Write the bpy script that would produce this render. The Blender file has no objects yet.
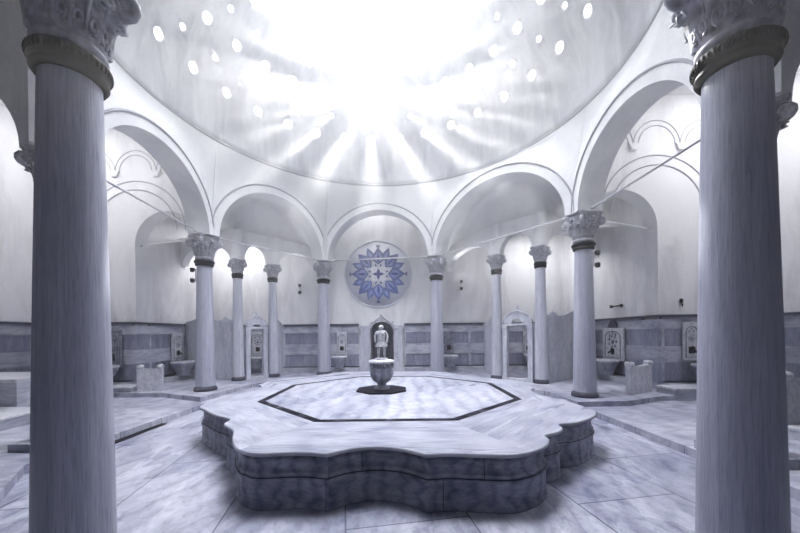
import bpy, math, random
from mathutils import Vector, Matrix
random.seed(7)
S = bpy.context.scene
C = S.collection
PI = math.pi
def V(*a): return Vector(a)

# ------------------------------------------------------------------ mesh helpers
class MB:
    def __init__(self):
        self.v = []; self.f = []; self.mi = []; self.uv = {}; self.sm = []
    def add(self, vs, fs, m=0, smooth=False, M=None):
        b = len(self.v)
        for p in vs:
            p = Vector(p)
            self.v.append(M @ p if M else p)
        for f in fs:
            self.f.append([i + b for i in f]); self.mi.append(m); self.sm.append(smooth)
        return b
    def box(self, x0, x1, y0, y1, z0, z1, m=0, M=None, bev=0.0):
        if bev <= 0:
            vs = [(x0,y0,z0),(x1,y0,z0),(x1,y1,z0),(x0,y1,z0),(x0,y0,z1),(x1,y0,z1),(x1,y1,z1),(x0,y1,z1)]
            fs = [(3,2,1,0),(4,5,6,7),(0,1,5,4),(1,2,6,5),(2,3,7,6),(3,0,4,7)]
            self.add(vs, fs, m, False, M)
        else:
            b = bev
            pl = [(x0+b,y0),(x1-b,y0),(x1,y0+b),(x1,y1-b),(x1-b,y1),(x0+b,y1),(x0,y1-b),(x0,y0+b)]
            pi = [(x0+b,y0+b),(x1-b,y0+b),(x1-b,y0+b),(x1-b,y1-b),(x1-b,y1-b),(x0+b,y1-b),(x0+b,y1-b),(x0+b,y0+b)]
            vs = [(x,y,z0) for x,y in pl] + [(x,y,z1-b) for x,y in pl] + [(x,y,z1) for x,y in pi]
            fs = [tuple(range(7,-1,-1))]
            for k in range(8):
                n = (k+1) % 8
                fs.append((k,n,n+8,k+8)); fs.append((k+8,n+8,n+16,k+16))
            fs.append(tuple(range(16,24)))
            self.add(vs, fs, m, False, M)
    def prism(self, poly, z0, z1, m=0, M=None, smooth=False):
        n = len(poly)
        vs = [(x,y,z0) for x,y in poly] + [(x,y,z1) for x,y in poly]
        self.add(vs, [tuple(range(n-1,-1,-1)), tuple(range(n,2*n))], m, False, M)
        self.add(vs, [(k,(k+1)%n,(k+1)%n+n,k+n) for k in range(n)], m, smooth, M)
    def slab(self, poly, y0, y1, m=0, M=None):
        """polygon in x-z, extruded in y"""
        n = len(poly)
        vs = [(x,y0,z) for x,z in poly] + [(x,y1,z) for x,z in poly]
        fs = [tuple(range(n)), tuple(range(2*n-1,n-1,-1))]
        fs += [((k+1)%n,k,k+n,(k+1)%n+n) for k in range(n)]
        self.add(vs, fs, m, False, M)
    def lathe(self, prof, segs=32, m=0, c=(0,0), cap=True, M=None, smooth=True):
        vs = []; fs = []
        for r, z in prof:
            for k in range(segs):
                a = 2*PI*k/segs
                vs.append((c[0]+r*math.cos(a), c[1]+r*math.sin(a), z))
        for i in range(len(prof)-1):
            for k in range(segs):
                n = (k+1) % segs
                fs.append((i*segs+k, i*segs+n, (i+1)*segs+n, (i+1)*segs+k))
        self.add(vs, fs, m, smooth, M)
        if cap:
            self.add(vs[:segs], [tuple(range(segs-1,-1,-1))], m, False, M)
            self.add(vs[-segs:], [tuple(range(segs))], m, False, M)
    def tube(self, pts, r, segs=8, m=0, M=None, closed=False):
        pts = [Vector(p) for p in pts]; n = len(pts)
        rs = r if isinstance(r, (list, tuple)) else [r]*n
        vs = []; up = None
        for i, p in enumerate(pts):
            a = pts[i-1] if (i > 0 or closed) else p
            b = pts[(i+1) % n] if (i < n-1 or closed) else p
            t = (b-a).normalized()
            if up is None:
                up = t.orthogonal().normalized()
            else:
                up = (up - t*up.dot(t))
                up = up.normalized() if up.length > 1e-6 else t.orthogonal().normalized()
            s = t.cross(up)
            for k in range(segs):
                an = 2*PI*k/segs
                vs.append(p + rs[i]*(math.cos(an)*up + math.sin(an)*s))
        fs = []
        for i in range(n if closed else n-1):
            j = (i+1) % n
            for k in range(segs):
                q = (k+1) % segs
                fs.append((i*segs+k, i*segs+q, j*segs+q, j*segs+k))
        if not closed:
            fs.append(tuple(range(segs-1,-1,-1))); fs.append(tuple(range((n-1)*segs, n*segs)))
        self.add(vs, fs, m, True, M)
    def grid(self, rows, m=0, smooth=True, M=None, close=False):
        n = len(rows[0]); vs = [p for r in rows for p in r]; fs = []
        for i in range(len(rows)-1):
            for k in range(n if close else n-1):
                q = (k+1) % n
                fs.append((i*n+k, i*n+q, (i+1)*n+q, (i+1)*n+k))
        self.add(vs, fs, m, smooth, M)
    def ball(self, c, r, m=0, segs=12, rings=8, M=None):
        rx, ry, rz = r if isinstance(r, (tuple, list)) else (r, r, r)
        rows = []
        for i in range(rings+1):
            t = -PI/2 + PI*i/rings
            rows.append([(c[0]+rx*math.cos(t)*math.cos(2*PI*k/segs), c[1]+ry*math.cos(t)*math.sin(2*PI*k/segs), c[2]+rz*math.sin(t)) for k in range(segs)])
        self.grid(rows, m, True, M, close=True)
    def build(self, name, mats, parent=None, uvs=None):
        me = bpy.data.meshes.new(name)
        me.from_pydata([tuple(p) for p in self.v], [], self.f)
        if not isinstance(mats, (list, tuple)): mats = [mats]
        for mt in mats: me.materials.append(mt)
        me.polygons.foreach_set('material_index', self.mi)
        me.polygons.foreach_set('use_smooth', self.sm)
        me.validate(); me.update()
        o = bpy.data.objects.new(name, me); C.objects.link(o)
        if parent: o.parent = parent
        return o

def tag(o, label, cat, group=None, kind=None):
    o['label'] = label; o['category'] = cat
    if group: o['group'] = group
    if kind: o['kind'] = kind
    return o
def thing(name, label, cat, loc=(0,0,0), rz=0.0, group=None):
    o = bpy.data.objects.new(name, None); C.objects.link(o)
    o.empty_display_size = 0.1
    o.location = loc; o.rotation_euler = (0,0,rz)
    return tag(o, label, cat, group)
def struct(o):
    o['kind'] = 'structure'; return o
def dup(root, loc, rz=0, label=None, scale=None):
    r = root.copy(); C.objects.link(r); r.location = loc; r.rotation_euler = (0,0,rz)
    if scale: r.scale = scale
    if label: r['label'] = label
    for ch in list(root.children):
        c = ch.copy(); C.objects.link(c); c.parent = r
        for g in list(ch.children):
            d = g.copy(); C.objects.link(d); d.parent = c
    return r

# ------------------------------------------------------------------ materials
def new_mat(name):
    m = bpy.data.materials.new(name); m.use_nodes = True
    nt = m.node_tree; nt.nodes.clear()
    out = nt.nodes.new('ShaderNodeOutputMaterial'); b = nt.nodes.new('ShaderNodeBsdfPrincipled')
    nt.links.new(b.outputs[0], out.inputs[0])
    return m, nt, b
def N(nt, t, **kw):
    n = nt.nodes.new(t)
    for k, v in kw.items():
        if k in n.inputs: n.inputs[k].default_value = v
        else: setattr(n, k, v)
    return n
def ramp(nt, fac, stops):
    r = nt.nodes.new('ShaderNodeValToRGB')
    while len(r.color_ramp.elements) < len(stops): r.color_ramp.elements.new(0.5)
    for e, (p, c) in zip(r.color_ramp.elements, stops):
        e.position = p; e.color = (*c, 1) if len(c) == 3 else c
    nt.links.new(fac, r.inputs[0]); return r
def mix(nt, fac, a, b, mode='MIX'):
    m = nt.nodes.new('ShaderNodeMix'); m.data_type = 'RGBA'; m.blend_type = mode
    for s, v in ((0, fac), (6, a), (7, b)):
        if hasattr(v, 'node'): nt.links.new(v, m.inputs[s])
        else: m.inputs[s].default_value = v if s == 0 else ((*v, 1) if len(v) == 3 else v)
    return m.outputs[2]
def coords(nt, kind, scale=(1,1,1), rot=(0,0,0)):
    tc = nt.nodes.new('ShaderNodeTexCoord'); mp = nt.nodes.new('ShaderNodeMapping')
    mp.inputs['Scale'].default_value = scale; mp.inputs['Rotation'].default_value = rot
    nt.links.new(tc.outputs[kind], mp.inputs[0]); return mp.outputs[0]
def marble(name, light, mid, dark, kind='Object', scale=(1,1,1), rot=(0,0,0), vein=3.0, rough=.35, bump=.05, brick=None, contrast=.12, joint=(.25,.26,.33), wmix=.38, spec=.4):
    m, nt, b = new_mat(name); L = nt.links.new; b.inputs['Specular IOR Level'].default_value = spec
    co = coords(nt, kind, scale, rot)
    n1 = N(nt, 'ShaderNodeTexNoise', Scale=vein, Detail=9.0, Roughness=.62, Distortion=.9); L(co, n1.inputs['Vector'])
    n2 = N(nt, 'ShaderNodeTexNoise', Scale=vein*.35, Detail=4.0, Roughness=.5, Distortion=.4); L(co, n2.inputs['Vector'])
    w = N(nt, 'ShaderNodeTexWave', Scale=vein*.55, Distortion=7.0, Detail=5.0); w.inputs['Detail Scale'].default_value = 1.4
    L(co, w.inputs['Vector'])
    c1 = ramp(nt, n1.outputs[0], [(.5-contrast*1.6, dark), (.5, mid), (.5+contrast*1.3, light)]).outputs[0]
    c2 = ramp(nt, w.outputs[0], [(.0, dark), (.3, mid), (.8, light)]).outputs[0]
    col = mix(nt, wmix, c1, c2)
    n3 = N(nt, 'ShaderNodeTexNoise', Scale=vein*5.5, Detail=6.0, Roughness=.7, Distortion=.6); L(co, n3.inputs['Vector'])
    col = mix(nt, .85, col, ramp(nt, n3.outputs[0], [(.34, (.62,.63,.70)), (.52, (1,1,1)), (.7, (1.1,1.1,1.08))]).outputs[0], 'MULTIPLY')
    c3 = ramp(nt, n2.outputs[0], [(.33, (.74,.75,.80)), (.62, (1,1,1))]).outputs[0]
    col = mix(nt, .8, col, c3, 'MULTIPLY')
    hgt = n1.outputs[0]
    if brick:
        bw, bh, off, mort, bkind, brot = brick
        bc = coords(nt, bkind, (1,1,1), (0,0,brot))
        bt = N(nt, 'ShaderNodeTexBrick', offset=off); L(bc, bt.inputs['Vector'])
        for k, v in (('Scale',1.0),('Mortar Size',mort),('Mortar Smooth',.2),('Brick Width',bw),('Row Height',bh),('Bias',0.0)): bt.inputs[k].default_value = v
        bt.inputs['Color1'].default_value = (.72,.73,.79,1); bt.inputs['Color2'].default_value = (1.08,1.07,1.07,1)
        bt.inputs['Mortar'].default_value = (*joint,1)
        col = mix(nt, 1.0, col, bt.outputs[0], 'MULTIPLY')
        mr = N(nt, 'ShaderNodeMath', operation='MULTIPLY_ADD'); L(bt.outputs['Fac'], mr.inputs[0]); mr.inputs[1].default_value = -1.5; L(n1.outputs[0], mr.inputs[2])
        hgt = mr.outputs[0]
    L(col, b.inputs['Base Color'])
    rr = N(nt, 'ShaderNodeMapRange'); rr.inputs['To Min'].default_value = rough-.1; rr.inputs['To Max'].default_value = rough+.15
    L(n2.outputs[0], rr.inputs[0]); L(rr.outputs[0], b.inputs['Roughness'])
    bp = N(nt, 'ShaderNodeBump', Strength=bump*4, Distance=.01); L(hgt, bp.inputs['Height']); L(bp.outputs[0], b.inputs['Normal'])
    return m
def plaster(name, base, stain, streak=(1,1,.35), amt=.5):
    m, nt, b = new_mat(name); L = nt.links.new
    co = coords(nt, 'Object', streak)
    n1 = N(nt, 'ShaderNodeTexNoise', Scale=1.3, Detail=10.0, Roughness=.65, Distortion=.5); L(co, n1.inputs['Vector'])
    n2 = N(nt, 'ShaderNodeTexNoise', Scale=22.0, Detail=4.0, Roughness=.6); L(coords(nt, 'Object'), n2.inputs['Vector'])
    r1 = ramp(nt, n1.outputs[0], [(.36, stain), (.56, base)]).outputs[0]
    col = mix(nt, amt, base, r1)
    r2 = ramp(nt, n2.outputs[0], [(.3, (.9,.9,.91)), (.6, (1,1,1))]).outputs[0]
    col = mix(nt, 1.0, col, r2, 'MULTIPLY')
    L(col, b.inputs['Base Color']); b.inputs['Roughness'].default_value = .85
    bp = N(nt, 'ShaderNodeBump', Strength=.25, Distance=.01); L(n2.outputs[0], bp.inputs['Height']); L(bp.outputs[0], b.inputs['Normal'])
    return m
def plain(name, col, rough=.5, metal=0.0, var=.15, scale=12.0, spec=.3):
    m, nt, b = new_mat(name); L = nt.links.new
    n = N(nt, 'ShaderNodeTexNoise', Scale=scale, Detail=5.0); L(coords(nt, 'Object'), n.inputs['Vector'])
    lo = tuple(c*(1-var) for c in col); hi = tuple(min(1, c*(1+var)) for c in col)
    L(ramp(nt, n.outputs[0], [(.3, lo), (.7, hi)]).outputs[0], b.inputs['Base Color'])
    b.inputs['Specular IOR Level'].default_value = spec
    b.inputs['Roughness'].default_value = rough; b.inputs['Metallic'].default_value = metal
    return m

M_plaster = plaster('plaster', (.88,.88,.90), (.58,.57,.60), (1,1,.3), .7)
M_dome = plaster('dome_plaster', (.74,.75,.79), (.40,.41,.47), (1.2,1.2,.3), .9)
M_spand = plaster('arch_plaster', (.87,.87,.89), (.64,.64,.68))
M_mould = plain('moulding_plaster', (.36,.36,.42), .8)
M_col = marble('column_marble', (.58,.59,.68), (.49,.50,.59), (.35,.36,.45), scale=(6,6,.2), vein=4.5, rough=.34, bump=.02, contrast=.2, wmix=.06)
M_thin = marble('slender_column_marble', (.72,.72,.78), (.63,.64,.71), (.48,.49,.57), scale=(4,4,.25), vein=3.5, rough=.4, bump=.02, contrast=.2, wmix=.06)
M_cap = plain('capital_stone', (.39,.39,.45), .6, 0, .4, 18.0)
M_ring = plain('dark_bronze', (.005,.005,.013), .45, .0, .4, 30.0, .06)
M_base = plain('dark_base_band', (.06,.06,.09), .5, 0, .3)
M_floor = marble('floor_marble', (.64,.65,.72), (.45,.46,.55), (.18,.19,.28), scale=(1.3,.75,1), rot=(0,0,.5), vein=1.9, rough=.25, bump=.015, wmix=.25, brick=(1.7,1.0,.5,.007,'Object',1.4))
M_walk = marble('walkway_marble', (.68,.69,.75), (.48,.49,.58), (.22,.23,.32), scale=(.6,1.6,1), vein=2.0, rough=.3, bump=.02, brick=(1.6,.8,.5,.006,'Object',0.0))
M_top = marble('slab_marble', (.58,.59,.66), (.44,.45,.54), (.24,.25,.35), kind='UV', scale=(.5,3.2,1), vein=1.6, rough=.27, bump=.015)
M_pave = marble('pavement_marble', (.62,.63,.70), (.45,.46,.55), (.20,.21,.31), scale=(1.3,1.3,1), vein=1.6, rough=.27, bump=.015)
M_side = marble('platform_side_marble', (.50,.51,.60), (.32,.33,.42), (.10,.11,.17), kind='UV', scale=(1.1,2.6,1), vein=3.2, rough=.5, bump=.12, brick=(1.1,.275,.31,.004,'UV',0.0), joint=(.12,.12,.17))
M_inlay = marble('dark_inlay', (.20,.20,.26), (.010,.010,.02), (.005,.005,.01), vein=5, rough=.7, contrast=.2, spec=.05, wmix=.0)
M_black = plain('black_stone', (.008,.008,.016), .5, spec=.1)
M_dl = marble('cladding_light', (.66,.67,.73), (.50,.51,.59), (.30,.31,.40), scale=(.5,.5,2.2), vein=1.8, rough=.45, bump=.03)
M_dm = marble('cladding_grey', (.46,.47,.56), (.30,.31,.41), (.15,.16,.25), scale=(2.2,2.2,.5), vein=2.2, rough=.45, bump=.03, contrast=.2, wmix=.08)
M_dd = plain('cladding_ledge', (.07,.07,.11), .5, 0, .3)
M_scr = marble('screen_marble', (.76,.77,.83), (.66,.67,.74), (.50,.51,.60), scale=(2.2,2.2,.6), vein=1.7, rough=.42, bump=.02, wmix=.1)
M_white = marble('white_marble', (.76,.76,.80), (.68,.68,.73), (.55,.55,.62), vein=3, rough=.4, bump=.02)
M_basin = marble('basin_marble', (.48,.49,.56), (.36,.37,.45), (.20,.21,.29), vein=4, rough=.45, bump=.05)
M_relief = marble('carved_dark_relief', (.42,.43,.50), (.2,.2,.27), (.07,.07,.11), vein=9, rough=.6, bump=.2, contrast=.08)
M_rod = plain('painted_iron', (.66,.66,.70), .5)
M_iron = plain('dark_iron', (.02,.02,.03), .45, .5)
M_tile = plain('tile_ground', (.66,.68,.76), .3, 0, .1)
M_blue = plain('tile_blue', (.09,.13,.36), .3, 0, .3)
M_pale = plain('tile_pale_blue', (.24,.31,.58), .3, 0, .25)
M_deep = plain('tile_deep_blue', (.035,.05,.28), .25, 0, .3)
M_twh = plain('tile_white', (.80,.81,.86), .25, 0, .05)
M_stat = plain('statue_stone', (.60,.60,.66), .6, 0, .3, 25.0)

# ------------------------------------------------------------------ layout (metres; camera stands at the origin)
BZ = .2                       # level of the raised walk the columns stand on
SPR, CRN = 3.88, 5.38         # arch springing and crown
COL = [V(-2.075,2.08), V(2.15,2.08), V(3.83,3.6), V(3.74,6.64), V(1.15,10.2), V(-2.48,10.67), V(-4.66,7.82), V(-4.47,4.3)]
CEN = V(-.4,5.8); DR = 4.3; DZ = 6.1
TH = .5
T1R, T2R, T1L, T2L = V(2.76,9.3), V(3.62,8.4), V(-3.98,10.26), V(-4.71,9.51)
YB = 11.6; XR, XL = 5.85, -6.8; YR, YL = 7.4, 8.4; XRR, XLL = 8.3, -9.1; YN = -3.0
ZT = 6.85
PC = V(-.22,5.75)             # centre of the platform

# ------------------------------------------------------------------ columns
def leaf(mb, ang, prof, w, m=0, th=.012, ribs=True):
    """a leaf hugging the bell: prof = [(r,z)], w = half widths"""
    rows = []; c, s = math.cos(ang), math.sin(ang)
    for i, (r, z) in enumerate(prof):
        hw = w[i]; row = []
        for k in range(7):
            t = (k-3)/3.0
            rr = r - .035*abs(t)**1.5 + (.020 if k == 3 else (-.012 if abs(k-3) == 2 else 0))
            x = rr; y = t*hw
            row.append((c*x - s*y, s*x + c*y, z - .015*abs(t)*(i/len(prof))))
        rows.append(row)
    mb.grid(rows, m, True)
    back = [[(p[0]-c*th*2, p[1]-s*th*2, p[2]-.006) for p in row] for row in rows]
    mb.grid([list(reversed(r)) for r in back], m, True)
    edge = [r[0] for r in rows] + rows[-1][1:] + [r[-1] for r in reversed(rows[:-1])]
    mb.tube(edge, .009, 5, m)

def make_column(name, label, cat, group, mat, slender=False):
    t = thing(name, label, cat, (0,0,0), 0, group); t['kind'] = 'thing'
    k = .75 if slender else 1.0
    hs = 3.02
    sh = MB()
    prof = [(.211*k, .0), (.213*k, .10)]
    for i in range(1, 13):
        f = i/12; prof.append(((.213 - .053*f**1.15)*k, .10 + (hs-.10)*f))
    sh.lathe(prof, 40); sh.build('shaft', mat, t)
    b = MB(); b.lathe([(.245*k,0),(.25*k,.03),(.245*k,.07),(.225*k,.085),(.215*k,.11),(.2*k,.112)], 40); b.build('base_ring', M_base, t)
    c = MB()
    c.lathe([(.166*k,hs-.065),(.185*k,hs-.062),(.200*k,hs-.04),(.197*k,hs-.015),(.186*k,hs-.004),(.192*k,hs+.004),(.210*k,hs+.02),(.214*k,hs+.045),(.204*k,hs+.068),(.188*k,hs+.078),(.166*k,hs+.08)], 48)
    if not slender:
        for q in range(44):
            a = 2*PI*q/44
            c.ball((.209*math.cos(a), .209*math.sin(a), hs+.035), (.012,.012,.026), segs=6, rings=4)
    c.build('collar', M_ring, t)
    z0 = hs+.08; zt = (3.68 if not slender else 3.5); H = zt - z0 - .07
    cap = MB()
    bell = [(.168*k,z0),(.186*k,z0+.008),(.198*k,z0+.03),(.196*k,z0+.05),(.178*k,z0+.062),(.176*k,z0+.075),(.186*k,z0+.09)]
    for i in range(1, 9):
        f = i/8; bell.append(((.186 + .10*f**1.6)*k, z0+.09+(H-.09)*f))
    cap.lathe(bell, 40)
    nl = 8
    for q in range(nl):
        a = 2*PI*(q+.5)/nl
        zb = z0+.085
        leaf(cap, a, [(.192*k,zb),(.205*k,zb+.25*H),(.222*k,zb+.40*H),(.26*k,zb+.47*H),(.275*k,zb+.43*H)],
             [.05*k,.078*k,.07*k,.045*k,.014*k])
    for q in range(8):                       # scrolled band on the lower bell
        for sg in (-1, 1):
            pts = []; ac = 2*PI*q/8
            for j in range(16):
                th = -PI/2 + j/15*PI*2.3; rr = (.05 - .0022*j)*k
                zz = z0 + .30*H + rr*math.sin(th); aa = ac + sg*(.028*k + rr*math.cos(th)*.6 + .012)/(.21*k)
                f = max(0, (zz-z0-.09)/(H-.09)); rad = (.198 + .10*f**1.6)*k
                pts.append((rad*math.cos(aa), rad*math.sin(aa), zz))
            cap.tube(pts, .011*k, 6)
        cap.tube([(.188*k*math.cos(2*PI*q/8), .188*k*math.sin(2*PI*q/8), z0+.095), (.226*k*math.cos(2*PI*q/8), .226*k*math.sin(2*PI*q/8), z0+.52*H)], .012*k, 6)
    for q in range(4):
        a = PI/2*q
        zb = z0+.20*H
        leaf(cap, a, [(.20*k,zb+.1),(.225*k,zb+.35*H),(.25*k,zb+.55*H),(.29*k,zb+.63*H),(.31*k,zb+.58*H)],
             [.04*k,.075*k,.065*k,.04*k,.012*k])
        cs, sn = math.cos(a), math.sin(a)
        # scrolling tendrils and a boss in the middle of each face
        for sg in (-1, 1):
            pts = []
            for j in range(15):
                th = j/14*PI*2.4; rr = (.062 - .0034*j)*k
                yy = sg*(.105*k + rr*math.cos(th)); zz = z0 + .66*H + rr*math.sin(th)
                rad = (.262 + .03*((zz-z0)/H-.66))*k
                xx = math.sqrt(max(.01, rad*rad - .4*yy*yy))
                pts.append((cs*xx - sn*yy, sn*xx + cs*yy, zz))
            cap.tube(pts, .013*k, 6)
        cap.ball((cs*.29*k, sn*.29*k, z0+.86*H), (.035*k,.035*k,.04*k), segs=10, rings=6)
    co = cap.build('capital', M_cap, t)
    ab = MB()
    R = .37*k; pl = []
    for q in range(4):
        a0 = PI/4 + PI/2*q; a1 = a0 + PI/2
        p0 = V(R*math.cos(a0), R*math.sin(a0)); p1 = V(R*math.cos(a1), R*math.sin(a1))
        d = (p1-p0); n = V(d.y, -d.x).normalized()
        for j in range(8):
            f = .06 + .88*j/7
            p = p0 + d*f - n*(.055*k*math.sin(PI*f)); pl.append((p.x, p.y))
    zz = z0 + H
    ab.prism([(x*.95,y*.95) for x,y in pl], zz-.01, zz+.025); ab.prism(pl, zz+.025, zz+.07)
    ab.build('abacus', M_cap, co)
    for q in range(4):
        a = PI/4 + PI/2*q; v = MB(); cs, sn = math.cos(a), math.sin(a)
        pts = []; rs = []
        for j in range(8):                 # stalk rising out of the bell
            f = j/7; r = (.20 + .10*f**2)*k; z = z0 + (.30+.62*f)*H
            pts.append((cs*r, sn*r, z)); rs.append((.018+.02*f)*k)
        for j in range(1, 18):             # scroll curling under the abacus corner
            th = PI/2 - j/17*PI*3.1; rr = (.074 - .0031*j)*k
            r = .30*k + rr*math.cos(th); z = z0 + .92*H - .074*k + rr*math.sin(th)
            pts.append((cs*r, sn*r, z)); rs.append(.034*k - .0006*j)
        v.tube(pts, rs, 8)
        v.ball((cs*.298*k, sn*.298*k, z0+.92*H-.074*k), (.042*k,.042*k,.038*k), segs=10, rings=6)
        leaf(v, a, [(.21*k,z0+.36*H),(.25*k,z0+.6*H),(.305*k,z0+.72*H),(.345*k,z0+.66*H)], [.04*k,.06*k,.045*k,.012*k])
        v.build('volute', M_cap, co)
    return t

names = {
 0: 'thick grey marble column in the left foreground with dark bronze collar',
 1: 'thick grey marble column in the right foreground with dark bronze collar',
 2: 'grey marble column of which only the capital shows right of the right foreground column',
 3: 'grey marble column under the broad arches just right of the stone platform',
 4: 'far grey marble column to the right of the blue tile medallion',
 5: 'far grey marble column to the left of the blue tile medallion',
 6: 'grey marble column under the broad arches just left of the stone platform',
 7: 'grey marble column of which only the capital shows left of the left foreground column',
}
def face_rot(i):
    d = CEN - COL[i]; return math.atan2(d.y, d.x)
proto = make_column('marble_column', names[0], 'column', 'main columns carrying the dome', M_col)
for i, p in enumerate(COL):
    if i == 0:
        proto.location = (p.x, p.y, 0); proto.rotation_euler.z = face_rot(0); proto.scale = (.94,.94,SPR/3.68)
    else:
        dup(proto, (p.x, p.y, BZ if i > 1 else 0), face_rot(i), names[i], (1,1,1) if i > 1 else (1,1,SPR/3.68))
sp = make_column('slender_column', 'slender pale column on the right side of the left marble portal, nearer the medallion', 'column', 'slender columns of the corner cells', M_thin, True)
sp.location = (T1L.x, T1L.y, BZ); sp.rotation_euler.z = PI/4
dup(sp, (T2L.x, T2L.y, BZ), PI/4, 'slender pale column on the left side of the left marble portal')
dup(sp, (T1R.x, T1R.y, BZ), PI/4, 'slender pale column on the left side of the right marble portal, nearer the medallion')
dup(sp, (T2R.x, T2R.y, BZ), PI/4, 'slender pale column on the right side of the right marble portal')

# ------------------------------------------------------------------ arches on the eight columns
def mitre(off):
    n = len(COL); lines = []
    for i in range(n):
        a, b = COL[i], COL[(i+1) % n]; d = (b-a).normalized(); nn = V(-d.y, d.x)
        if nn.dot(CEN-a) < 0: nn = -nn
        lines.append((a + nn*off, d))
    out = []
    for i in range(n):
        p, d = lines[i-1]; q, e = lines[i]
        den = d.x*e.y - d.y*e.x; w = q-p
        t = (w.x*e.y - w.y*e.x)/den
        out.append(p + d*t)
    return out
INN, OUT = mitre(TH/2), mitre(-TH/2)
NU = 28; FT = .24; EX = .2
back_edge = {}
def arch_curve(i, ext, side):
    """points of side i of the octagon on the inner (0) or outer (1) face"""
    a, b = COL[i], COL[(i+1) % 8]; L = (b-a).length; d = (b-a)/L; nn = V(-d.y, d.x)
    if nn.dot(CEN-a) < 0: nn = -nn
    off = nn*(TH/2 if side == 0 else -TH/2); mid = (a+b)/2 + off
    ha = L/2 - FT + ext
    out = []
    for k in range(NU+1):
        th = PI - PI*k/NU
        p = mid + d*(ha*math.cos(th)); out.append(V(p.x, p.y, SPR + (CRN-SPR+ext - (.30 if i in (2, 6) else 0))*math.sin(th)))
    return out
def circ(az, z=DZ, r=DR): return V(CEN.x + r*math.cos(az), CEN.y + r*math.sin(az), z)
def lerp(a, b, t): return a + (b-a)*t
for i in range(8):
    j = (i+1) % 8; mb = MB()
    f0 = arch_curve(i, 0, 0); b0 = arch_curve(i, 0, 1); f1 = arch_curve(i, EX, 0)
    A = V(INN[i].x, INN[i].y, SPR); B = V(INN[j].x, INN[j].y, SPR)
    Ab = V(OUT[i].x, OUT[i].y, SPR); Bb = V(OUT[j].x, OUT[j].y, SPR)
    mb.grid([f0, b0], 0)                                     # soffit
    mb.grid([f1, f0], 0, False)                              # arch band
    # spandrel leaning out to the ring under the dome
    az0 = math.atan2(A.y-CEN.y, A.x-CEN.x); az1 = math.atan2(B.y-CEN.y, B.x-CEN.x)
    while az1 - az0 > PI: az1 -= 2*PI
    while az1 - az0 < -PI: az1 += 2*PI
    low = [A] + f1 + [B]; a2 = (B-A).to_2d(); LL = a2.length_squared
    ups = []
    for p in low:
        s = min(1, max(0, (p-A).to_2d().dot(a2)/LL)); ups.append(circ(az0 + (az1-az0)*s))
    rows = []
    for r in range(9):
        t = r/8
        row = []
        for p, u in zip(low, ups):
            h = t*t*(3-2*t)*.6 + t*.4
            q = V(p.x+(u.x-p.x)*h, p.y+(u.y-p.y)*h, p.z+(u.z-p.z)*t); row.append(q)
        rows.append(row)
    mb.grid(list(reversed(rows)), 0)
    # underside over the capitals, and the back face
    mb.add([A, f0[0], b0[0], Ab], [(0,1,2,3)]); mb.add([f0[-1], B, Bb, b0[-1]], [(0,1,2,3)])
    lowb = [Ab] + b0 + [Bb]; upb = [V(p.x, p.y, 5.95) for p in lowb]
    mb.grid([lowb, upb], 0, False)
    nr = V(*(CEN - (COL[i]+COL[j])/2)).normalized().to_3d()*.012
    mb.tube([p + nr*.5 for p in f1], .02, 6, 1)              # dark fillet round the arch
    o = struct(mb.build('wall_arch_%d' % (i+1), [M_spand, M_mould]))
    back_edge[i] = b0

# ------------------------------------------------------------------ dome with its round light holes
def make_dome():
    mb = MB(); nz, na = 40, 128
    def ring(r, el):
        return [(CEN.x + r*math.cos(el)*math.cos(2*PI*k/na), CEN.y + r*math.cos(el)*math.sin(2*PI*k/na), DZ + r*math.sin(el)) for k in range(na)]
    e1 = math.radians(88)
    els = [e1*i/nz for i in range(nz+1)]
    inner = [ring(DR, e) for e in els]; outer = [ring(DR+.09, e) for e in els]
    rows = list(reversed(inner)) + outer
    n = na; vs = [p for r in rows for p in r]; fs = []
    for i in range(len(rows)-1):
        for k in range(n):
            q = (k+1) % n; fs.append((i*n+k, (i+1)*n+k, (i+1)*n+q, i*n+q))
    fs.append(tuple(range(n))); fs.append(tuple(range((len(rows)-1)*n, len(rows)*n))[::-1])
    mb.add(vs, fs, 0, True)
    dome = mb.build('ceiling', M_dome)
    cut = MB()
    for row, e0 in enumerate((17.8, 24.5, 31.5, 38.2, 45, 52, 59, 66)):
        big = row % 2 == 0; rad = (.100 if big else .060)
        cnt = 32 if row < 6 else 20
        for k in range(cnt):
            az = (k + .5*(1 if big else 0) + .0)*360/cnt
            azr = math.radians(az); el = math.radians(e0 + 2.4*math.sin(azr))
            d = V(math.sin(azr)*math.cos(el), math.cos(azr)*math.cos(el), math.sin(el))
            u = d.orthogonal().normalized(); w = d.cross(u); c0 = V(CEN.x, CEN.y, DZ)
            sg = 14; vs = []
            for rr, sc in ((DR-.15, .94), (DR+.3, 1.25)):
                for q in range(sg):
                    a = 2*PI*q/sg; vs.append(c0 + d*rr + (u*math.cos(a)+w*math.sin(a))*rad*sc)
            fs = [tuple(range(sg-1,-1,-1)), tuple(range(sg,2*sg))] + [(q,(q+1)%sg,(q+1)%sg+sg,q+sg) for q in range(sg)]
            cut.add(vs, fs)
    co = cut.build('cutter', M_dome)
    md = dome.modifiers.new('b', 'BOOLEAN'); md.operation = 'DIFFERENCE'; md.object = co; md.solver = 'EXACT'
    dg = bpy.context.evaluated_depsgraph_get()
    me = bpy.data.meshes.new_from_object(dome.evaluated_get(dg))
    dome.modifiers.clear(); dome.data = me
    bpy.data.objects.remove(co)
    struct(dome)
make_dome()
mb = MB(); pts = []
mb.lathe([(DR+.01,DZ-.035),(DR-.02,DZ-.02),(DR-.025,DZ+.005),(DR-.01,DZ+.025),(DR+.02,DZ+.03)], 96, 0, (CEN.x,CEN.y), False)
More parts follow.
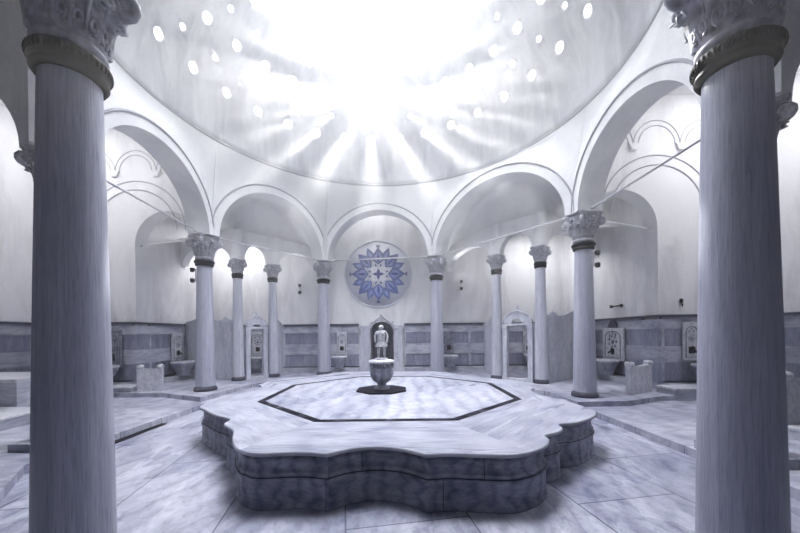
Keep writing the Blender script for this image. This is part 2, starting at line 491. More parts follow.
struct(mb.build('trim_1', M_mould))                      # grey string course under the dome
# roof slab round the dome, and the outer walls
mb = MB(); ro = []; n = 64
ri = [(CEN.x + 4.33*math.cos(2*PI*k/n), CEN.y + 4.33*math.sin(2*PI*k/n)) for k in range(n)]
for x, y in ri:
    d = V(x-CEN.x, y-CEN.y); s = 13/max(abs(d.x), abs(d.y)); ro.append((CEN.x+d.x*s, CEN.y+d.y*s))
for z in (ZT, ZT+.1):
    mb.grid([[(x,y,z) for x,y in ri], [(x,y,z) for x,y in ro]], 0, False, close=True)
mb.lathe([(4.33,ZT),(4.33,ZT+.1)], n, 0, (CEN.x,CEN.y), False)
struct(mb.build('ceiling_roof', M_plaster))
def wall(name, x0, x1, y0, y1, z0=0, z1=ZT):
    m = MB(); m.box(x0, x1, y0, y1, z0, z1); return struct(m.build(name, M_plaster))
NX0, NX1, NZ = -1.05, -.23, 1.95                        # dark niche behind the fountain
mb = MB(); mb.box(XL-.3, NX0, YB, YB+.3, 0, ZT); mb.box(NX1, XR+.3, YB, YB+.3, 0, ZT); mb.box(NX0, NX1, YB, YB+.3, NZ, ZT)
struct(mb.build('wall_back', M_plaster))
mb = MB(); mb.box(NX0-.1, NX1+.1, YB+1.2, YB+1.3, 0, 2.2); mb.box(NX0-.1, NX0-.001, YB+.3, YB+1.2, 0, 2.2); mb.box(NX1+.001, NX1+.1, YB+.3, YB+1.2, 0, 2.2); mb.box(NX0-.1, NX1+.1, YB+.3, YB+1.2, 2.1, 2.2); mb.box(NX0, NX1, YB, YB+1.2, 0, BZ)
struct(mb.build('wall_niche', M_dm))
wall('wall_left_recess', XL-.3, XL, YL+.4, YB)
wall('wall_right_recess', XR, XR+.3, YR+.4, YB)
wall('wall_left', XLL-.3, XLL, YN, YL+.4)
wall('wall_right', XRR, XRR+.3, YN, YR+.4)
mb = MB(); mb.box(XLL-.3, XRR+.3, YN-.3, YN, 0, ZT); struct(mb.build('wall_near', M_dm))

# walls of the side arms with an arched opening beside the main columns
def arched_wall(name, x0, x1, y, th, cx, a, spr, crown, extra=None, blind=False):
    m = MB(); poly = []; n = 20
    for yy in (0, 1):
        pass
    arc = [(cx + a*math.cos(PI - PI*k/n), spr + (crown-spr)*math.sin(PI*k/n)) for k in range(n+1)]
    low = ([(x0, SPR)] if cx > 0 else [(arc[0][0], 0)]) + arc + ([(arc[-1][0], 0)] if cx > 0 else [(x1, SPR)])
    for yy, flip in ((y, False), (y+th, True)):
        top = [V(p[0], yy, ZT) for p in arc]; bot = [V(p[0], yy, p[1]) for p in arc]
        m.grid([top, bot] if not flip else [bot, top], 0, False)
        for xa, xb, zl in ((x0, arc[0][0], SPR if cx > 0 else 0), (arc[-1][0], x1, 0 if cx > 0 else SPR)):
            if xb - xa > .01:
                q = [(xa,yy,zl),(xb,yy,zl),(xb,yy,ZT),(xa,yy,ZT)]
                m.add(q, [(0,1,2,3) if not flip else (3,2,1,0)])
    m.grid([[V(p[0], y, p[1]) for p in low], [V(p[0], y+th, p[1]) for p in low]], 0)
    if extra: extra(m)
    return struct(m.build(name, [M_plaster, M_mould]))
def arc_lines(y, cx, sg):
    def f(m):
        yy = y - .004
        for r, zc in ((1.27, 4.22), (1.05, 4.22)):
            m.tube([(cx + r*math.cos(PI*k/24), yy, zc + r*math.sin(PI*k/24)) for k in range(25)], .014, 5, 1)
        for dx in (-1.06, 0.0, 1.06):
            for r in (.53, .42):
                m.tube([(cx + dx + r*math.cos(PI*k/16), yy, 5.72 + 1.05*r*math.sin(PI*k/16)) for k in range(17)], .011, 5, 1)
        for dx in (-1.59, -.53, .53, 1.59):
            m.slab([(cx+dx-.12,5.74),(cx+dx-.06,5.60),(cx+dx+.06,5.60),(cx+dx+.12,5.74)], yy-.05, yy+.01, 0)
    return f
arched_wall('wall_right_arm', 3.95, XRR, YR, .4, 5.02, .83, SPR, 4.72, arc_lines(YR, 5.85, 1))
arched_wall('wall_left_near_arm', XLL, -4.5, 4.1, .4, -5.75, 1.0, SPR, 4.85)
arched_wall('wall_right_near_arm', 3.86, XRR, 3.4, .4, 5.1, 1.0, SPR, 4.85)
arched_wall('wall_left_arm', XLL, -4.85, YL, .4, -5.95, .83, SPR, 4.72, arc_lines(YL, -6.75, -1))
# keep the space under each arched opening, but make the blank pier beside it solid down to the floor (already there)

# arcades over the slender columns and the half vaults above them
def arcade(name, pts, be, flip):
    m = MB(); n = 14; th = .11; SPA, CRA, TPA = 3.7, 4.2, 4.55
    topline = []
    for i in range(3):
        a, b = pts[i], pts[i+1]; L = (b-a).length; d = (b-a)/L; nn = V(-d.y, d.x)
        f = [.17, .17]
        if i == 0: f[0] = .05
        if i == 2: f[1] = .05
        lo = f[0]; hi = L - f[1]; mid = (lo+hi)/2; ha = (hi-lo)/2
        arc = [(mid - ha*math.cos(PI*k/n), SPA + (CRA-SPA)*math.sin(PI*k/n)) for k in range(n+1)]
        for sgn in (-1, 1):
            def P(s, z): q = a + d*s + nn*th*sgn; return V(q.x, q.y, z)
            lowp = [P(0, SPA)] + [P(s, z) for s, z in arc] + [P(L, SPA)]
            upp = [V(p.x, p.y, TPA) for p in lowp]
            m.grid([lowp, upp], 0, False)
        def Q(s, z, sg): q = a + d*s + nn*th*sg; return V(q.x, q.y, z)
        m.grid([[Q(s, z, -1) for s, z in arc], [Q(s, z, 1) for s, z in arc]], 0)
        for s0, s1 in ((0, arc[0][0]), (arc[-1][0], L)):
            m.add([Q(s0,SPA,-1),Q(s1,SPA,-1),Q(s1,SPA,1),Q(s0,SPA,1)], [(0,1,2,3)])
    for p in pts[1:3]: m.lathe([(.175,SPA-.001),(.175,TPA)], 16, 0, (p.x,p.y), True)
    # half vault
    Ls = [(pts[i+1]-pts[i]).length for i in range(3)]; T = sum(Ls); K = len(be)
    def along(u):
        s = u*T
        for i in range(3):
            if s <= Ls[i] or i == 2:
                q = lerp(pts[i], pts[i+1], min(1, s/Ls[i])); return V(q.x, q.y, TPA)
            s -= Ls[i]
    rows = []
    for r in range(11):
        t = r/10; row = []
        for k in range(K):
            p = be[k] if not flip else be[K-1-k]
            q = along(k/(K-1)); x = lerp(p, q, t); x.z += .32*math.sin(PI*t)*math.sin(PI*k/(K-1))**.7
            row.append(x)
        rows.append(row)
    m.grid(rows, 0)
    return struct(m.build(name, M_spand))
be3 = back_edge[3]           # from the right column to the far right column
arcade('wall_arcade_right', [V(1.75,11.55), T1R, T2R, V(5.82,9.7)], be3, True)
be5 = back_edge[5]
arcade('wall_arcade_left', [V(-2.95,11.55), T1L, T2L, V(-6.77,10.3)], be5, False)

# ------------------------------------------------------------------ floor, steps, gutter
def shape_slab(name, poly, z0, z1, mat):
    m = MB(); m.prism(poly, z0, z1); return struct(m.build(name, mat))
mb = MB(); mb.box(XLL-.3, XRR+.3, YN-.3, YB+1.3, -.2, 0); struct(mb.build('floor', M_floor))
low_in = [(-2.0,.9),(2.0,.9),(3.5,2.5),(3.42,5.75),(2.35,7.85),(1.0,9.2),(-2.3,9.55),(-3.5,8.6),(-4.07,6.75),(-4.15,3.6)]
def ringfloor(name, inner, z0, z1, mat):
    m = MB(); x0, x1, y0, y1 = XLL-.05, XRR+.05, YN-.05, YB-.0
    pc = (-.3, 5.6); outer = []
    for x, y in inner:
        d = V(x-pc[0], y-pc[1]); s = 1e9
        if d.x > 1e-6: s = min(s, (x1-pc[0])/d.x)
        if d.x < -1e-6: s = min(s, (x0-pc[0])/d.x)
        if d.y > 1e-6: s = min(s, (y1-pc[1])/d.y)
        if d.y < -1e-6: s = min(s, (y0-pc[1])/d.y)
        outer.append((pc[0]+d.x*s, pc[1]+d.y*s))
    # add the outer corners
    n = len(inner)
    ang = lambda p: math.atan2(p[1]-pc[1], p[0]-pc[0])
    cor = [(x0,y0),(x1,y0),(x1,y1),(x0,y1)]
    for k in range(n):
        a, b = inner[k], inner[(k+1)%n]; oa, ob = outer[k], outer[(k+1)%n]
        a0 = ang(oa); a1 = ang(ob)
        while a1 < a0: a1 += 2*PI
        mids = []
        for c in cor:
            ac = ang(c)
            while ac < a0: ac += 2*PI
            if a0 < ac < a1: mids.append((ac, c))
        ol = [oa] + [c for _, c in sorted(mids)] + [ob]
        m.add([(*a,z1)] + [(*p,z1) for p in ol] + [(*b,z1)], [tuple(range(len(ol)+2))])
        m.add([(*a,z0),(*b,z0),(*b,z1),(*a,z1)], [(3,2,1,0)])
    return struct(m.build(name, mat))
ringfloor('floor_walk', low_in, 0, .1, M_walk)
shape_slab('floor_step_left', [(-6.8,7.55),(-5.45,7.5),(-4.25,6.95),(-4.05,8.7),(-3.1,9.75),(-2.2,9.95),(-.3,9.75),(-.3,YB),(XL,YB),(XL,YL)], .1, BZ, M_walk)
shape_slab('floor_step_right', [(-.3,9.75),(1.0,9.55),(2.1,8.6),(3.25,7.2),(3.3,6.1),(4.3,6.15),(5.3,6.6),(5.85,6.6),(XR,YB),(-.3,YB)], .1, BZ, M_walk)
mb = MB()
for i in (2, 7):
    p = COL[i]; mb.box(p.x-.32, p.x+.32, p.y-.32, p.y+.32, .1, BZ)
struct(mb.build('floor_plinths', M_walk))
mb = MB()                                              # gutter beside the left step
a, b = V(-4.13,4.2), V(-4.07,5.4); mb.box(-.05,.05,0,1.3,0,.012,0,Matrix.Translation((-4.06,4.3,0)))
struct(mb.build('trim_gutter', M_black))

# ------------------------------------------------------------------ marble cladding round the walls
def cladding(name, p0, p1, inward, gaps=(), z0=.1):
    p0, p1 = V(*p0), V(*p1); L = (p1-p0).length; d = (p1-p0)/L; nn = V(*inward)
    Mx = Matrix(((d.x, nn.x, 0, p0.x), (d.y, nn.y, 0, p0.y), (0,0,1,0), (0,0,0,1)))
    m = MB()
    edges = [0.0]
    for g in gaps: edges += list(g)
    edges.append(L)
    for a, b in zip(edges[::2], edges[1::2]):
        w = b-a
        if w < .05: continue
        n = max(1, round(w/1.25)); st = w/n
        m.box(a, b, 0, .11, 1.82, 1.875, 2, Mx); m.box(a, b, 0, .075, 1.78, 1.82, 1, Mx)
        m.box(a, b, 0, .06, 1.56, 1.78, 0, Mx)
        m.box(a, b, 0, .055, .36, .39, 2, Mx)
        m.box(a, b, 0, .32, z0, .34, 0, Mx)                    # low bench step
        for k in range(n):
            s0, s1 = a+k*st, a+(k+1)*st
            m.box(s0, s1-.006, 0, .035, 1.16, 1.56, 1, Mx)
            m.box(s0, s1-.006, 0, .05, .80, 1.155, 0, Mx)
            m.box(s0, s1-.006, 0, .03, .34, .80, 1, Mx)
            m.box(s0-.02 if k else s0, s0+.06, 0, .062, .39, 1.56, 0, Mx)
    return struct(m.build(name, [M_dl, M_dm, M_dd]))
cladding('trim_2', (XL,YB), (XR,YB), (0,-1), [(5.35, 6.95)])
cladding('trim_3', (XL,YL+.4), (XL,YB-.35), (1,0))
cladding('trim_4', (XR,YB-.35), (XR,YR+.4), (-1,0))
cladding('trim_5', (XLL+.35,YL), (XL-.02,YL), (0,-1))
cladding('trim_6', (XR+.02,YR), (XRR-.35,YR), (0,-1))
cladding('trim_7', (XLL,YN), (XLL,YL), (1,0))
cladding('trim_8', (XRR,YR), (XRR,YN), (-1,0))
mb = MB()                                             # marble ends of the two piers
for x0, x1, y in ((XL-.06, XL+.06, YL), (XR-.06, XR+.06, YR)):
    mb.box(x0, x1, y-.06, y+.42, 1.16, 1.56, 2); mb.box(x0, x1, y-.06, y+.42, .34, .8, 2); mb.box(x0-.01, x1+.01, y-.07, y+.42, .8, 1.16); mb.box(x0-.01, x1+.01, y-.07, y+.42, .1, .34); mb.box(x0-.04, x1+.04, y-.1, y+.42, 1.82, 1.875, 1)
    mb.box(x0-.02, x1+.02, y-.08, y+.42, 1.56, 1.78)
struct(mb.build('trim_9', [M_dl, M_dd, M_dm]))

# portal round the dark niche behind the fountain
pt = thing('niche_portal', 'pointed marble niche surround with dark opening behind the central fountain', 'portal', ((NX0+NX1)/2, YB, BZ))
for sx in (-1, 1):
    m = MB(); m.box(sx*.58-.16, sx*.58+.16, -.16, 0, 0, 1.58, 0, None); m.box(sx*.58-.18, sx*.58+.18, -.19, 0, 1.5, 1.6); m.box(sx*.58-.18, sx*.58+.18, -.19, 0, 0, .16)
    m.build('pilaster', M_scr, pt)
m = MB(); n = 16
arc = [(.41*math.cos(PI-PI*k/n), 1.38 + .36*math.sin(PI*k/n)) for k in range(n+1)]
out = []
for k in range(n+1):
    x = arc[k][0]*1.35; out.append((x, 1.95 - .42*abs(x)/.55 - (.0 if abs(x) > .1 else 0)))
for y in (-.14, -.001):
    m.grid([[V(x,y,z) for x,z in out], [V(x,y,z) for x,z in arc]], 0, False)
m.grid([[V(x,-.14,z) for x,z in arc], [V(x,-.001,z) for x,z in arc]]); m.grid([[V(x,-.14,z) for x,z in out], [V(x,-.001,z) for x,z in out]])
m.tube([(x,-.15,z) for x,z in out], .03, 6); m.ball((0,-.14,1.97), (.06,.04,.07))
m.build('gable', M_white, pt)

# ------------------------------------------------------------------ round tile medallion
md = thing('tile_medallion', 'round blue and white tile rosette on the far wall above the fountain', 'tile medallion', (-.745, YB-.002, 3.63))
RX = Matrix.Rotation(PI/2, 4, 'X')                      # lathe axis to -y
m = MB(); m.lathe([(1.17,0),(1.17,.02),(.0,.021)], 64, 0, (0,0), False, RX); m.build('tile_ground', M_tile, md)
m = MB(); m.tube([(1.18*math.cos(2*PI*k/64), -.02, 1.18*math.sin(2*PI*k/64)) for k in range(64)], .022, 8, closed=True); m.build('rim', M_tile, md)
def petal(mb_, ang, r0, r1, w, m_=0, y=-.03, lobes=0, bulge=.42):
    pts = []
    for sg in (1, -1):
        rng = range(13) if sg == 1 else range(12, -1, -1)
        for k in rng:
            f = k/12; hw = w*(math.sin(PI*min(1, f/(2*bulge)) if f < bulge else PI/2 + (PI/2)*((f-bulge)/(1-bulge))))
            if f > bulge: hw = w*(1-((f-bulge)/(1-bulge))**1.4)
            hw *= (1 - .12*lobes*(k % 2)) if f > bulge else 1
            pts.append((r0+(r1-r0)*f, sg*max(hw, .003)))
    c, s = math.cos(ang), math.sin(ang)
    mb_.slab([(c*x - s*z, s*x + c*z) for x, z in pts], y, y+.012, m_)
for k in range(8):
    a = PI/4*k
    m = MB()
    if k % 2 == 0:
        petal(m, a, .34, .93, .225, 0); petal(m, a, .40, .80, .15, 1, -.034); petal(m, a, .42, .76, .045, 2, -.038)
        c, s = math.cos(a), math.sin(a)
        m.tube([(c*.86,-.03,s*.86),(c*1.02,-.03,s*1.02)], .014, 6, 2)
        m.ball((c*.98,-.03,s*.98), .03, 2, 8, 6)
        for sg in (-1,1): m.ball((c*1.0-sg*s*.05,-.03,s*1.0+sg*c*.05), .024, 2, 8, 6)
    else:
        petal(m, a, .34, 1.0, .205, 0); petal(m, a, .41, .80, .125, 1, -.034); petal(m, a, .43, .86, .03, 2, -.038)
    m.build('petal', [M_blue, M_pale, M_deep], md)
for k in range(8):
    a = PI/4*k + PI/8; m = MB()
    petal(m, a, .52, 1.0, .13, 0, -.028); petal(m, a, .62, .86, .06, 1, -.032)
    m.build('point', [M_blue, M_pale], md)
m = MB()
for k in range(4): petal(m, PI/4+PI/2*k, .03, .36, .15, 0, -.03, bulge=.55)
m.build('flower', M_twh, md)
m = MB()
for k in range(4): petal(m, PI/2*k, .0, .20, .055, 0, -.034)
for k in range(4):
    a = PI/2*k + .28
    for q in (-.28, .28): petal(m, PI/2*k + q, .26, .38, .03, 0, -.034)
m.build('heart', M_deep, md)

# ------------------------------------------------------------------ the octagonal platform
corners = [V(-1.52,2.74), V(1.26,2.66), V(2.48,4.06), V(2.45,6.88)]
corners += [PC*2 - c for c in corners]
HALF = [[(-1.38,2.86),(-1.28,2.80),(-1.14,2.79),(-.95,2.81),(-.78,2.80),(-.64,2.765),(-.58,2.80),(-.48,2.87),(-.34,2.92),(-.18,2.93),(-.02,2.89),(.10,2.82),(.19,2.745),(.25,2.73),(.40,2.75),(.65,2.72),(.88,2.70),(1.02,2.73)],
        [(1.18,2.82),(1.31,2.95),(1.38,3.08),(1.385,3.18),(1.43,3.23),(1.58,3.31),(1.68,3.42),(1.70,3.54),(1.745,3.60),(1.92,3.64),(2.12,3.76),(2.28,3.90),(2.37,4.0)],
        [(2.45,4.16),(2.46,4.42),(2.43,4.7),(2.44,4.88),(2.38,4.93),(2.27,5.1),(2.24,5.4),(2.26,5.72),(2.37,5.9),(2.43,5.95),(2.42,6.2),(2.46,6.5),(2.44,6.72)],
        [(2.38,6.9),(2.2,7.06),(1.95,7.3),(1.76,7.44),(1.62,7.54),(1.58,7.64),(1.57,7.76),(1.49,7.86),(1.36,7.99),(1.29,8.1),(1.22,8.26),(1.12,8.44),(1.02,8.58)]]
def outline():
    raw = [(V(*p), i) for i in range(4) for p in HALF[i]]
    raw += [(PC*2 - p, i+4) for p, i in raw]
    n = len(raw); pts = []
    for k in range(n):                       # smooth curve through the measured points
        p0, p1, p2, p3 = raw[k-1][0], raw[k][0], raw[(k+1) % n][0], raw[(k+2) % n][0]
        for q in range(3):
            t = q/3; t2 = t*t; t3 = t2*t
            pts.append(((p1*2 + (p2-p0)*t + (p0*2-p1*5+p2*4-p3)*t2 + (p1*3-p0-p2*3+p3)*t3)*.5, raw[k][1]))
    return pts
OL = outline(); NP = len(OL)
def offset_outline(o):
    r = []
    for k in range(NP):
        a = OL[k-1][0]; b = OL[(k+1) % NP][0]; d = (b-a).normalized(); nn = V(d.y, -d.x)
        if nn.dot(OL[k][0]-PC) < 0: nn = -nn
        r.append(OL[k][0] + nn*o)
    return r
pf = thing('marble_platform', 'large scalloped octagonal marble platform in the middle of the hall', 'platform', (PC.x, PC.y, 0))
def local(p, z): return V(p.x-PC.x, p.y-PC.y, z)
def set_uv(o, fn):
    me = o.data; uv = me.uv_layers.new(name='UVMap')
    for poly in me.polygons:
        for li in poly.loop_indices:
            uv.data[li].uv = fn(me.vertices[me.loops[li].vertex_index].co, poly)
per = [0.0]
for k in range(NP): per.append(per[-1] + (OL[(k+1) % NP][0]-OL[k][0]).length)
# body
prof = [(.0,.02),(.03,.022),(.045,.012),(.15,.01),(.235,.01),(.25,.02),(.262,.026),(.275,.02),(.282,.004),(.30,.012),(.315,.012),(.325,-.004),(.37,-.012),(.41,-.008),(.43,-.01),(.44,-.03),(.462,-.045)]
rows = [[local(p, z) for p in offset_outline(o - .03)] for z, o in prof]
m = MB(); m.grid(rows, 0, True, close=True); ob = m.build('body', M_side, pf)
uv = ob.data.uv_layers.new(name='UVMap')
for poly in ob.data.polygons:
    k0 = poly.index % NP; lis = list(poly.loop_indices); vi = [ob.data.loops[l].vertex_index for l in lis]
    for l, v in zip(lis, vi):
        kk = v % NP; u = per[kk]
        if k0 == NP-1 and kk == 0: u = per[NP]
        uv.data[l].uv = (u, ob.data.vertices[v].co.z)
# border slabs: eight sectors with grain along each side
INR = 1.99; IC = V(-.17,5.74)
def octv(r, k): a = -PI/2 - PI/8 + PI/4*k; return V(IC.x + r/math.cos(PI/8)*math.cos(a), IC.y + r/math.cos(PI/8)*math.sin(a))
m = MB(); uvl = []
lip = [(.462,-.05),(.463,.0),(.47,.012),(.485,.014),(.495,.011),(.5,.004)]
lr = [[local(p, z) for p in offset_outline(o)] for z, o in lip]
m.grid(lr, 1, True, close=True)
fr = offset_outline(.004)
inner_oct = [octv(INR, k) for k in range(9)]
seam = .004
for k in range(NP):
    q = (k+1) % NP; i = OL[k][1]
    # matching point on the inner octagon
    def on_in(p, i):
        a, b = inner_oct[i], inner_oct[i+1]; ca, cb = corners[i], corners[(i+1) % 8]
        d = cb-ca; s = min(1, max(0, (p-ca).dot(d)/d.length_squared)); return lerp(a, b, s)
    a, b = fr[k], fr[q]
    i2 = OL[q][1]
    pa = on_in(a, i); pb = on_in(b, i) if i2 == i else inner_oct[i+1]
    if i2 != i: pa = on_in(a, i)
    m.add([local(a,.5), local(b,.5), local(pb,.5), local(pa,.5)], [(0,1,2,3)])
    if i2 != i and (pb - on_in(b, i2)).length > 1e-4:
        m.add([local(b,.5), local(on_in(b, i2),.5), local(pb,.5)], [(0,1,2)])
ob = m.build('border_slabs', [M_top, M_dl], pf)
def uvf(co, poly):
    c = poly.center; a = math.atan2(c.y, c.x) + PI/2 + PI/8; i = int((a % (2*PI))/(PI/4))
    an = PI/4*i - PI/2; d = V(-math.sin(an), math.cos(an)); nn = V(math.cos(an), math.sin(an))
    return (co.x*d.x+co.y*d.y + i*7.3, co.x*nn.x+co.y*nn.y + i*3.1)
set_uv(ob, uvf)
for k in range(8):
    ca, cb = corners[k], inner_oct[k]; d = (ca-cb); L = d.length; d = d/L; nn = V(-d.y, d.x); m = MB()
    e = cb + d*(L-.2)
    m.add([local(cb+nn*.004,.5015), local(e+nn*.004,.5015), local(e-nn*.004,.5015), local(cb-nn*.004,.5015)], [(3,2,1,0)])
    m.build('slab_joint', M_dm, pf)
m = MB(); ri = [octv(INR-.105, k) for k in range(8)]; ro_ = [octv(INR+.005, k) for k in range(8)]
m.grid([[local(p,.502) for p in ro_], [local(p,.502) for p in ri]], 0, False, close=True)
m.build('inlay_band', M_inlay, pf)
m = MB(); m.add([local(p,.5) for p in ri], [tuple(range(8))]); m.build('centre_pavement', M_pave, pf)

# ------------------------------------------------------------------ fountain and statue
FX, FY = -.335, 5.83
fo = thing('fountain', 'grey stone urn fountain bowl on a black octagonal plate, centre of the platform', 'fountain', (FX, FY, .502))
m = MB(); m.prism([(.43/math.cos(PI/8)*math.cos(PI/8+PI/4*k), .43/math.cos(PI/8)*math.sin(PI/8+PI/4*k)) for k in range(8)], 0, .025); m.build('base_plate', M_black, fo)
m = MB(); m.lathe([(.14,.025),(.145,.05),(.12,.07),(.085,.09),(.078,.115),(.09,.135),(.1,.14)], 32); m.build('foot', M_basin, fo)
m = MB(); m.lathe([(.085,.13),(.13,.16),(.175,.22),(.2,.29),(.21,.36),(.208,.40)], 40)
for k in range(16):
    a = 2*PI*k/16; pts = []
    for r, z in ((.10,.15),(.15,.19),(.185,.25),(.206,.33)): pts.append((r*math.cos(a), r*math.sin(a), z))
    m.tube(pts, .012, 5)
m.build('bowl', M_basin, fo)
m = MB(); m.lathe([(.19,.40),(.215,.402),(.212,.41),(.205,.415),(.205,.475),(.212,.48),(.2,.482)], 40)
for k in range(24):
    a = 2*PI*k/24; m.ball((.207*math.cos(a), .207*math.sin(a), .445), (.012,.012,.022), segs=6, rings=4)
m.build('frieze', M_relief, fo)
m = MB(); m.lathe([(.19,.48),(.222,.485),(.228,.505),(.222,.53),(.2,.54),(.09,.55),(.001,.552)], 40); m.build('rim', M_white, fo)

def skin_figure(name, joints, edges, parent, mat, root=0, sub=2):
    me = bpy.data.meshes.new(name); me.from_pydata([j[0] for j in joints], edges, []); me.update()
    o = bpy.data.objects.new(name, me); C.objects.link(o)
    sk = o.modifiers.new('s', 'SKIN'); sk.use_smooth_shade = True
    for i, j in enumerate(joints):
        r = j[1]; me.skin_vertices[0].data[i].radius = r if isinstance(r, tuple) else (r, r)
    me.skin_vertices[0].data[root].use_root = True
    sb = o.modifiers.new('d', 'SUBSURF'); sb.levels = sub; sb.render_levels = sub
    dg = bpy.context.evaluated_depsgraph_get(); new = bpy.data.meshes.new_from_object(o.evaluated_get(dg))
    o.modifiers.clear(); o.data = new; new.materials.clear(); new.materials.append(mat)
    for p in new.polygons: p.use_smooth = True
    o.parent = parent; return o
h = .61
st = thing('statue', 'small standing stone statue in a short tunic on top of the fountain bowl', 'statue', (FX, FY, 1.055))
J = [((0,0,.50*h),(.085*h,.06*h)), ((0,0,.60*h),(.075*h,.055*h)), ((0,-.004,.72*h),(.10*h,.065*h)), ((0,0,.80*h),(.085*h,.05*h)), ((0,-.002,.845*h),(.034*h,.034*h)), ((0,-.006,.90*h),(.055*h,.062*h)), ((0,-.006,.955*h),(.052*h,.06*h)),
     ((-.125*h,0,.79*h),.042*h), ((-.185*h,0,.66*h),.034*h), ((-.17*h,-.05*h,.53*h),.026*h), ((-.165*h,-.065*h,.48*h),(.022*h,.014*h)),
     ((.125*h,0,.79*h),.042*h), ((.185*h,0,.66*h),.034*h), ((.17*h,-.05*h,.53*h),.026*h), ((.165*h,-.065*h,.48*h),(.022*h,.014*h)),
     ((-.075*h,0,.45*h),.062*h), ((-.085*h,-.008*h,.27*h),.045*h), ((-.09*h,.01*h,.06*h),.03*h), ((-.095*h,-.06*h,.025*h),(.03*h,.022*h)),
     ((.075*h,0,.45*h),.062*h), ((.085*h,-.008*h,.27*h),.045*h), ((.09*h,.01*h,.06*h),.03*h), ((.095*h,-.06*h,.025*h),(.03*h,.022*h))]
Ed = [(0,1),(1,2),(2,3),(3,4),(4,5),(5,6),(3,7),(7,8),(8,9),(9,10),(3,11),(11,12),(12,13),(13,14),(0,15),(15,16),(16,17),(17,18),(0,19),(19,20),(20,21),(21,22)]
skin_figure('figure', J, Ed, st, M_stat)
m = MB(); rows = []
for z, rx, ry, fl in ((.37,.165,.12,.012),(.42,.15,.105,.010),(.50,.118,.085,.005),(.58,.092,.075,.0),(.66,.108,.08,.0),(.74,.122,.083,.0),(.80,.115,.07,.0),(.825,.06,.045,.0)):
    rows.append([((rx*h+fl*math.sin(10*2*PI*k/40))*math.cos(2*PI*k/40), (ry*h+fl*math.sin(10*2*PI*k/40))*math.sin(2*PI*k/40), z*h) for k in range(40)])
m.grid(rows, 0, True, close=True); m.tube([(.097*h*math.cos(2*PI*k/24), .08*h*math.sin(2*PI*k/24), .575*h) for k in range(24)], .01, 6, closed=True)
m.build('tunic', M_stat, st)
m = MB(); m.ball((0,.004,.935*h), (.062*h,.07*h,.062*h), 0, 16, 10)
for k in range(14):
    a = PI*k/13; m.ball((.055*h*math.cos(a), .01+.055*h*math.sin(a)*.9, (.925+.03*math.sin(k*2.1))*h), .018*h, segs=8, rings=5)
m.build('hair', M_stat, st)
m = MB(); m.ball((0,-.064*h,.915*h), (.009*h,.016*h,.018*h), 0, 8, 6)
for sx in (-1,1): m.ball((sx*.024*h,-.052*h,.928*h), (.011*h,.008*h,.007*h), 0, 8, 6); m.ball((sx*.056*h,0,.915*h), (.008*h,.015*h,.02*h), 0, 8, 6)
m.ball((0,-.056*h,.888*h), (.017*h,.01*h,.006*h), 0, 8, 6); m.build('face', M_stat, st)
m = MB(); m.lathe([(.115,-.002),(.12,.01),(.115,.02),(.0,.022)], 32); m.build('plinth', M_white, st)

# ------------------------------------------------------------------ marble screens, portals and dividers of the corner cells
def panel(name, p, q, h, crest, label, cat='screen', group=None):
    d = q-p; L = d.length; rz = math.atan2(d.y, d.x)
    t = thing(name, label, cat, (p.x, p.y, BZ), rz, group)
    m = MB(); m.box(0, L, -.04, .04, 0, h-.12); m.build('slab', M_scr, t)
    m = MB(); m.box(-.0, L, -.06, .06, h-.12, h-.02); m.box(0, L, -.075, .075, h-.02, h+.02); m.build('cornice', M_scr, t)
    m = MB(); pts = [(.02, h+.02)]; n = 24
    for k in range(n+1):
        f = k/n
        if crest == 'ogee':
            z = h+.06 + .17*math.exp(-((f-.62)/.2)**2) + (.12*math.exp(-((f-.12)/.07)**2))
        else:
            z = h+.05 + .22*(1-f) - .06*((f*3) % 1)
        pts.append((.02+(L-.04)*f, z))
    pts.append((L-.02, h+.02)); m.slab(pts, -.035, .035)
    m.tube([(x,-.035,z) for x,z in pts[1:-1]], .016, 5)
    m.build('crest', M_scr, t)
    for a, b in ((.06, L/2-.03), (L/2+.03, L-.06)):
        if b-a > .15:
            m = MB(); m.box(a, b, -.052, -.04, .12, h-.22); m.build('inset', M_scr, t)
    return t
def toward(a, b, r): return a + (b-a).normalized()*r
panel('marble_screen', toward(T2R, V(5.8,10.0), .20), V(5.8,10.0), 1.68, 'ogee', 'tall marble partition slab right of the right portal, beside the broad column', 'screen', 'marble partition slabs of the corner cells')
panel('marble_screen', toward(T1R, V(2.92,11.2), .20), V(2.92,11.2), 1.6, 'step', 'marble partition slab left of the right portal, receding to the far wall', 'screen', 'marble partition slabs of the corner cells')
panel('marble_screen', toward(T2L, V(-6.72,10.3), .20), V(-6.72,10.3), 1.68, 'ogee', 'tall marble partition slab left of the left portal, beside the broad column', 'screen', 'marble partition slabs of the corner cells')
panel('marble_screen', toward(T1L, V(-4.05,11.2), .20), V(-4.05,11.2), 1.6, 'step', 'marble partition slab right of the left portal, receding to the far wall', 'screen', 'marble partition slabs of the corner cells')
